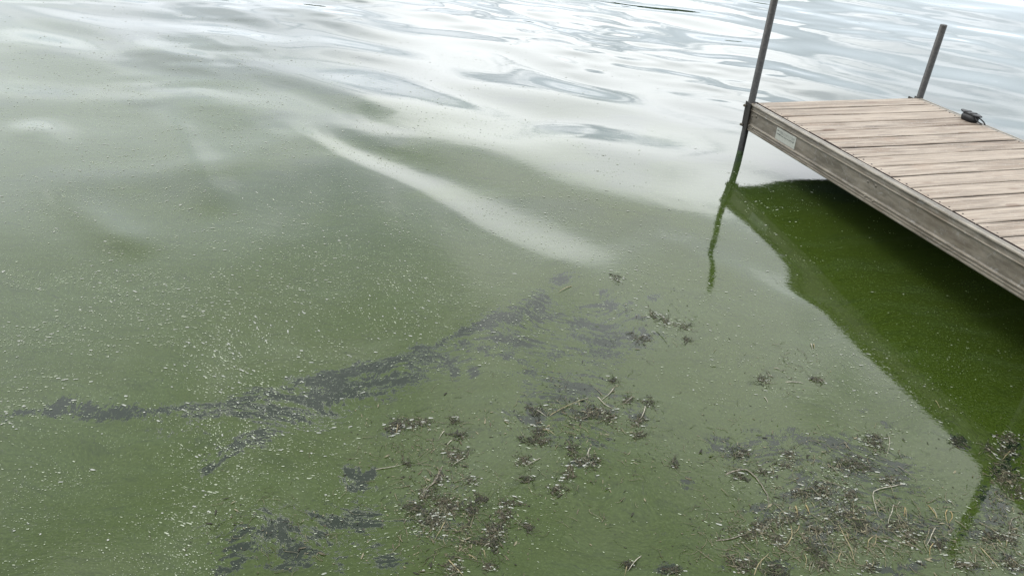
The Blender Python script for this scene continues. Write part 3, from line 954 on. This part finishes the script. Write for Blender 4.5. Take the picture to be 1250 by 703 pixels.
def make_reed(color, dia_mm, pts, idx):
    q = random.Random(500 + idx)
    pw = on_water(pts[:, 0], pts[:, 1])
    c0 = pw.mean(0)
    P = catmull([np.array([p[0], p[1]]) for p in pw], 5 if len(pw) > 2 else 8)
    r0 = dia_mm / 2000 * 1.2
    vs_, fs_ = [], []
    K = 7
    n = len(P)
    tot = sum(np.hypot(*(P[i + 1] - P[i])) for i in range(n - 1))
    for i, p in enumerate(P):
        t = P[min(i + 1, n - 1)] - P[max(i - 1, 0)]
        t = t / (np.hypot(*t) + 1e-9)
        nx = np.array([-t[1], t[0]])
        f_ = i / (n - 1)
        r_ = r0 * (1 - 0.72 * f_ ** 1.3) * (0.55 if i in (0, n - 1) else 1) * (1 + q.uniform(-.12, .12))
        p = p + nx * q.uniform(-1, 1) * r0 * 0.45
        arch = -0.0012 + 0.0048 * math.sin(math.pi * f_) ** 0.6 + (0.004 * f_ if idx % 5 == 0 else 0)
        zc_ = float(height(p[0], p[1])) + arch
        for k in range(K):
            a = 2 * math.pi * k / K
            off = nx * math.cos(a) * r_ * (1.25 if i % 3 else 1.0)
            vs_.append((p[0] + off[0] - c0[0], p[1] + off[1] - c0[1], zc_ + math.sin(a) * r_ * 0.5))
    for i in range(n - 1):
        for k in range(K):
            a, b_ = i * K + k, i * K + (k + 1) % K
            fs_.append((a, b_, b_ + K, a + K))
    fs_.append(tuple(range(K))[::-1]); fs_.append(tuple((n - 1) * K + k for k in range(K)))
    long_ = tot > 0.085
    noun = 'root' if color == 'brown' else ('stalk' if color == 'green' else 'reed')
    bend = 'straight' if len(pw) == 2 else None
    if bend is None:
        v1, v2 = pw[1] - pw[0], pw[-1] - pw[-2]
        an = abs(math.degrees(math.atan2(v1[0] * v2[1] - v1[1] * v2[0], v1 @ v2)))
        bend = 'sharply bent' if an > 60 else ('curved' if an > 22 else 'slightly bent')
    o = mesh_obj({'root': 'root_fragment', 'stalk': 'green_stalk', 'reed': 'reed_stem'}[noun], vs_, fs_, RM[color], None, True)
    o.location = (c0[0], c0[1], 0)
    o['category'] = {'root': 'root', 'stalk': 'plant stalk', 'reed': 'reed'}[noun]
    o['group'] = 'broken stems floating in the debris'
    size = 'long' if tot > 0.085 else ('short' if tot < 0.04 else 'mid-length')
    thick = 'thick' if dia_mm > 3.1 else ('thin' if dia_mm < 2.1 else '')
    cname = {'tan': 'tan', 'pale': 'bleached', 'orange': 'orange-tan', 'brown': 'brown', 'green': 'dull green'}[color]
    look = ' '.join(x for x in (size, thick, bend, cname) if x)
    mid_ = pts[len(pts) // 2]
    pending.append((o, look, {'root': 'root piece', 'stalk': 'water stalk', 'reed': 'reed stem'}[noun], place_of(*mid_), mid_[0], mid_[1]))


for i, ln in enumerate(REEDS.strip().split('\n')):
    tk = ln.split()
    make_reed(tk[0], float(tk[1]), np.array([float(v) for v in tk[2:]]).reshape(-1, 2), i)

# clumps of rotting weed: (px, py, rx, ry, tilt, kind) kind 0 dark, 1 brown, 2 grey with pale bits
CLUMPS = '''
558 556 14 8 -10 1;511 517 16 5 -12 2;554 514 6 5 0 0;484 520 11 8 -20 1;504 620 12 7 0 0;527 634 18 11 15 2;550 620 14 8 -10 1;577 623 8 8 10 0
587 609 9 5 0 0;620 614 13 5 8 2;604 646 15 9 -35 1;616 630 9 9 0 1;560 532 9 5 0 0;497 565 5 4 0 0;575 586 8 4 0 2;586 662 16 4 0 1
602 650 9 8 0 1;603 664 7 9 0 0;596 691 9 5 0 1;554 694 11 7 20 2;646 644 5 5 0 0;540 612 9 7 0 1;520 604 12 6 -40 2;536 586 9 4 -55 2
654 503 12 7 35 0;647 537 13 5 10 0;663 540 9 4 -10 1;722 505 20 8 -5 1;745 510 7 8 20 1;780 513 12 6 -45 1;792 493 8 6 40 0;767 489 8 4 -30 1
780 532 9 4 -10 1;698 547 7 9 0 0;716 563 17 8 5 2;640 563 9 6 -20 1;748 466 5 4 0 0;659 527 9 8 -40 1;680 598 11 6 0 1;695 577 6 9 10 1
643 585 8 4 0 0;768 689 7 5 0 0;820 697 13 5 0 1;824 566 5 6 0 0;903 553 12 6 0 1;903 581 10 5 30 0;933 576 10 4 15 2;964 556 9 5 40 2
959 569 7 3 0 2;912 653 11 5 5 1;930 641 13 7 -20 2;932 465 8 6 30 2;997 464 9 4 10 1;1168 540 10 6 20 0;1230 536 13 6 10 2;1228 553 11 6 -20 1
1226 582 12 12 60 1;1206 548 9 6 30 0;1243 600 8 9 0 1;908 688 17 8 15 1;946 695 12 8 0 0;1039 567 24 10 5 1;1068 540 15 10 20 2;1087 587 13 5 10 2
1037 604 8 8 60 2;1005 597 9 13 0 2;1048 641 11 7 20 0;1030 627 18 5 -5 2;998 647 15 4 15 1;994 672 14 7 45 0;1003 690 12 6 20 1;960 635 16 6 -10 2
1062 692 10 6 0 2;1110 655 14 9 30 2;1096 640 12 6 0 2;1147 665 8 6 0 0;1214 656 20 5 5 2;1236 652 5 12 0 2;1234 688 15 7 40 2;812 392 9 5 30 2
835 400 9 4 0 2;839 416 5 4 0 0;782 414 14 5 10 1;752 341 9 4 30 2;797 385 10 3 60 2;978 602 14 4 0 2;950 660 12 6 50 2;1180 690 16 5 10 2
'''
CLUMPS = [tuple(float(v) for v in q.split()) for q in CLUMPS.replace('\n', ';').split(';') if q.strip()]


def flakes(n, cx, cy, rx, ry, an, kind, q):
    """bent leaf scraps over a ragged ellipse given in photograph pixels; returns verts, faces, material index"""
    a = R(an)
    rad_ = q.random(n) ** 0.6 * np.where(q.random(n) < .30, 1.3, 1); th = q.random(n) * 2 * math.pi
    lob = 1 + 0.35 * np.sin(3 * th + q.random() * 6) + 0.25 * np.sin(5 * th + q.random() * 6)
    u, v = rad_ * lob * rx * np.cos(th), rad_ * lob * ry * np.sin(th)
    px = cx + u * math.cos(a) - v * math.sin(a); py = cy + u * math.sin(a) + v * math.cos(a)
    pw = on_water(px, py)
    hz = height(pw[:, 0], pw[:, 1])
    vs_, fs_, mi = [], [], []
    for i in range(n):
        L_ = q.uniform(.0016, .0055) * (2.6 if q.random() < .12 else 1); Wd = L_ * q.uniform(.10, .45) * (.6 if L_ > .006 else 1)
        t = q.uniform(0, 2 * math.pi); tx, ty = math.cos(t), math.sin(t)
        z = hz[i] + q.uniform(.0012, .0065) * (1 - 0.6 * rad_[i])
        tl = q.uniform(-.35, .35); tw = q.uniform(-.6, .6)
        k = len(vs_)
        for (s_, w_) in ((-1, -.3), (-.3, -1), (.5, -.8), (1, .1), (.3, 1), (-.6, .7)):
            jx = s_ * L_ * q.uniform(.8, 1.2); jy = w_ * Wd * q.uniform(.7, 1.3)
            zz_ = z + abs(s_) * abs(L_ * .22) * tl + w_ * Wd * .35 * tw
            vs_.append((pw[i, 0] + jx * tx - jy * ty, pw[i, 1] + jx * ty + jy * tx, max(zz_, hz[i] + .0009)))
        fs_.append((k, k + 1, k + 2, k + 3, k + 4, k + 5))
        p_ = {0: (.68, .17, .13, .02), 1: (.34, .38, .16, .12), 2: (.34, .24, .19, .23)}[int(kind)]
        mi.append(int(q.choice(4, p=p_)))
    return vs_, fs_, mi


def fibres(n, cx, cy, rx, ry, q, wide=1.0, tint=None):
    """thin wandering strands lying on and just under the skin of the water"""
    vs_, fs_, mi = [], [], []
    st = on_water(cx + q.normal(size=n) * rx * .6, cy + q.normal(size=n) * ry * .6)
    hst = height(st[:, 0], st[:, 1])
    for i in range(n):
        x, y = st[i]; h0 = hst[i]; t = q.uniform(0, 6.28); wd_ = q.uniform(.0005, .0011) * wide; k0 = len(vs_)
        m_ = int(q.integers(5, 13)); mt_ = int(q.choice([1, 2, 3, 3, 2])) if tint is None else tint
        for j in range(m_):
            h_ = h0 + .0014 + .002 * math.sin(3.1 * j / m_)
            w_ = wd_ * (1 - .7 * j / m_)
            nx, ny = -math.sin(t), math.cos(t)
            vs_.append((x + nx * w_, y + ny * w_, h_)); vs_.append((x, y, h_ + w_ * 1.2)); vs_.append((x - nx * w_, y - ny * w_, h_))
            stp = q.uniform(.003, .0075); x += math.cos(t) * stp; y += math.sin(t) * stp; t += q.normal() * (.35 if tint is None else .16)
        for j in range(m_ - 1):
            k = k0 + j * 3
            fs_ += [(k, k + 1, k + 4, k + 3), (k + 1, k + 2, k + 5, k + 4)]; mi += [mt_, mt_]
    return vs_, fs_, mi


for i, (cx, cy, rx, ry, an, kd) in enumerate(CLUMPS):
    q = np.random.default_rng(900 + i)
    n = int(32 + 1.7 * rx * ry)
    vs_, fs_, mi = flakes(n, cx, cy, rx * .95, ry * .95, an, kd, q)
    nf = int(7 + 0.13 * rx * ry)
    fv, ff, fm_ = fibres(nf, cx, cy, rx, ry, q)
    k = len(vs_); vs_ += fv; fs_ += [tuple(a + k for a in f) for f in ff]; mi += fm_
    c0 = on_water([cx], [cy])[0]
    vs_ = [(x - c0[0], y - c0[1], z) for x, y, z in vs_]
    o = mesh_obj('weed_clump', vs_, fs_)
    for mt in M_WEED: o.data.materials.append(mt)
    o.data.polygons.foreach_set('material_index', mi)
    o.location = (c0[0], c0[1], 0)
    o['category'] = 'weed clump'
    o['group'] = 'clumps of rotting weed on the scum'
    ar = rx * ry
    look = ' '.join(x for x in ('large' if ar > 150 else ('small' if ar < 50 else 'mid-sized'), 'elongated' if max(rx, ry) / min(rx, ry) > 2.3 else '', ('black', 'brown', 'grey-brown')[int(kd)]) if x)
    pending.append((o, look, 'weed clump', place_of(cx, cy), cx, cy))

# loose scraps and strands between the clumps, far too many to count
M_LOOSE = [simple('loose_dark', (0.006, 0.006, 0.004), (0.020, 0.018, 0.012), 200), simple('loose_brown', (0.030, 0.026, 0.014), (0.080, 0.070, 0.045), 200),
           simple('loose_olive', (0.026, 0.036, 0.012), (0.062, 0.078, 0.034), 200), simple('loose_tan', (0.075, 0.066, 0.040), (0.160, 0.146, 0.098), 200)]
q = np.random.default_rng(77)
LV, LF, LM = [], [], []
for (cx, cy, rx, ry, n, nf) in ((1030, 645, 105, 55, 1300, 520), (1000, 560, 110, 40, 260, 90), (535, 575, 45, 60, 500, 90), (560, 650, 60, 45, 700, 110), (700, 510, 85, 45, 520, 90),
                                (900, 660, 70, 40, 420, 70), (1225, 590, 30, 50, 420, 60), (1200, 665, 55, 35, 420, 70), (800, 400, 60, 45, 110, 20), (965, 450, 50, 30, 90, 25),
                                (350, 650, 110, 50, 260, 50), (480, 540, 60, 40, 160, 30), (700, 590, 90, 60, 160, 40), (860, 560, 60, 50, 160, 30)):
    spread = 1.1
    vs_, fs_, mi = flakes(n, cx, cy, rx * spread, ry * spread, 0, 2, q)
    k = len(LV); LV += vs_; LF += [tuple(a + k for a in f) for f in fs_]; LM += mi
    vs_, fs_, mi = fibres(nf, cx, cy, rx, ry, q)
    k = len(LV); LV += vs_; LF += [tuple(a + k for a in f) for f in fs_]; LM += mi
for (cx, cy, rx, ry, nf) in ((1035, 650, 100, 45, 90), (1120, 640, 60, 30, 25), (1000, 590, 90, 40, 25), (530, 600, 40, 60, 26), (710, 510, 80, 40, 26), (1220, 660, 35, 40, 16), (920, 670, 50, 30, 14)):
    vs_, fs_, mi = fibres(nf, cx, cy, rx, ry, q, 1.7, 3)
    k = len(LV); LV += vs_; LF += [tuple(a + k for a in f) for f in fs_]; LM += mi
lo = mesh_obj('loose_debris', LV, LF)
for mt in M_LOOSE: lo.data.materials.append(mt)
lo.data.polygons.foreach_set('material_index', LM)
tag(lo, 'scattered olive and brown weed scraps and strands between the clumps', kind='stuff')

# one label for each: look + place, told apart by rank from the left where the looks agree
from collections import defaultdict
same = defaultdict(list)
for p in pending: same[(p[1], p[2], p[3])].append(p)
ORD = ['first', 'second', 'third', 'fourth', 'fifth', 'sixth', 'seventh', 'eighth']
for (look, noun, plc), lst in same.items():
    lst.sort(key=lambda p: p[4])
    for k, p in enumerate(lst):
        if len(lst) == 1: lab = f'{look} {noun} {plc}'
        elif len(lst) == 2: lab = f'{look} {noun} {plc}, {("left", "right")[k]} one'
        else: lab = f'{look} {noun} {plc}, {ORD[k]} from left'
        p[0]['label'] = lab

# ------------------------------------------------------------------ flecks of foam and dead duckweed: nobody could count them
# density areas in the photograph (px, py, rx, ry, weight, mean size mm, spread along the flow)

def flow(x, y):
    """slow swirl of the surface, a curl of smooth bumps plus drift"""
    e = 0.02
    p = lambda a, b_: fbm(a, b_, 0.9, 44, 3) * 0.95
    u = (p(x, y + e) - p(x, y - e)) / (2 * e) + 0.9
    v = -(p(x + e, y) - p(x - e, y)) / (2 * e) - 0.12
    L_ = np.hypot(u, v) + 1e-6
    return u / L_, v / L_


fr = np.random.default_rng(12)
FX, FY, FS = [], [], []
for (cx, cy, rx, ry, wt, mm, run) in AREAS:
    n = int(wt * rx * ry * 0.20 / (0.5 + run * 0.45)) + 4
    pos_ = fr.normal(size=(n, 2)) * 0.74
    pw = on_water(cx + pos_[:, 0] * rx, cy + pos_[:, 1] * ry)
    keep = fbm(pw[:, 0], pw[:, 1], 3.5, 61, 3) > fr.uniform(.30, .64, n)
    pw = pw[keep]
    x, y = pw[:, 0].copy(), pw[:, 1].copy()
    ln = fr.exponential(run, len(x)) + 1
    dist_c = np.hypot(x, y)
    for step in range(int(run * 3) + 1):
        al = ln > step
        if not al.any(): break
        k = int(al.sum())
        FX.append(x[al] + fr.normal(size=k) * .006); FY.append(y[al] + fr.normal(size=k) * .006)
        FS.append(mm * .00060 * fr.lognormal(0, .5, k) * (.75 if step else 1.1))
        u, v = flow(x, y)
        st_ = fr.uniform(.008, .045, len(x))
        x = x + u * st_; y = y + v * st_
# bits gathered round the clumps
for (cx, cy, rx, ry, an, kd) in CLUMPS:
    n = int((5 + 0.20 * rx * ry) * (0.35, 0.7, 1.5)[int(kd)])
    pw = on_water(cx + fr.normal(size=n) * rx * .75, cy + fr.normal(size=n) * ry * .85)
    FX.append(pw[:, 0]); FY.append(pw[:, 1]); FS.append(.0020 * fr.lognormal(0, .5, n))
FX, FY, FS = map(np.concatenate, (FX, FY, FS))
FS = np.minimum(FS, 0.0036)
n = len(FX)
print('flecks', n)
u, v = flow(FX, FY)
hz = height(FX, FY)
lift = 0.0011 + fr.random(n) * .001
el_ = np.where(fr.random(n) < .5, fr.uniform(1.5, 3.6, n), fr.uniform(.9, 1.4, n))
K = 6
VV = np.zeros((n, K + 1, 3))
for k in range(K):
    a = 2 * math.pi * k / K
    rj = FS * fr.uniform(.65, 1.25, n)
    sx_, sy_ = np.cos(a) * rj * el_, np.sin(a) * rj
    VV[:, k, 0] = FX + sx_ * u - sy_ * v
    VV[:, k, 1] = FY + sx_ * v + sy_ * u
    VV[:, k, 2] = hz + lift
VV[:, K, 0] = FX; VV[:, K, 1] = FY; VV[:, K, 2] = hz + lift + FS * fr.uniform(.3, .8, n)
big_ = FS > .0026
for nm, mt, sel, lab in (('foam_flecks', M_FOAM, ~big_, 'fine pale foam flecks drawn into swirls over the scum'), ('floating_bits', M_SHELL, big_, 'larger whitish bits floating among the foam and debris')):
    vsel = VV[sel].reshape(-1, 3)
    base = np.arange(sel.sum())[:, None, None] * (K + 1)
    tri = np.array([(k, (k + 1) % K, K) for k in range(K)])[None] + base
    tri = tri.reshape(-1, 3)
    me = bpy.data.meshes.new(nm)
    me.vertices.add(len(vsel)); me.vertices.foreach_set('co', vsel.ravel())
    me.loops.add(tri.size); me.loops.foreach_set('vertex_index', tri.ravel().astype(np.int32))
    me.polygons.add(len(tri)); me.polygons.foreach_set('loop_start', np.arange(0, tri.size, 3, dtype=np.int32))
    me.polygons.foreach_set('loop_total', np.full(len(tri), 3, np.int32))
    me.update(calc_edges=True)
    me.materials.append(mt)
    o = bpy.data.objects.new(nm, me); COL.objects.link(o)
    tag(o, lab, kind='stuff')
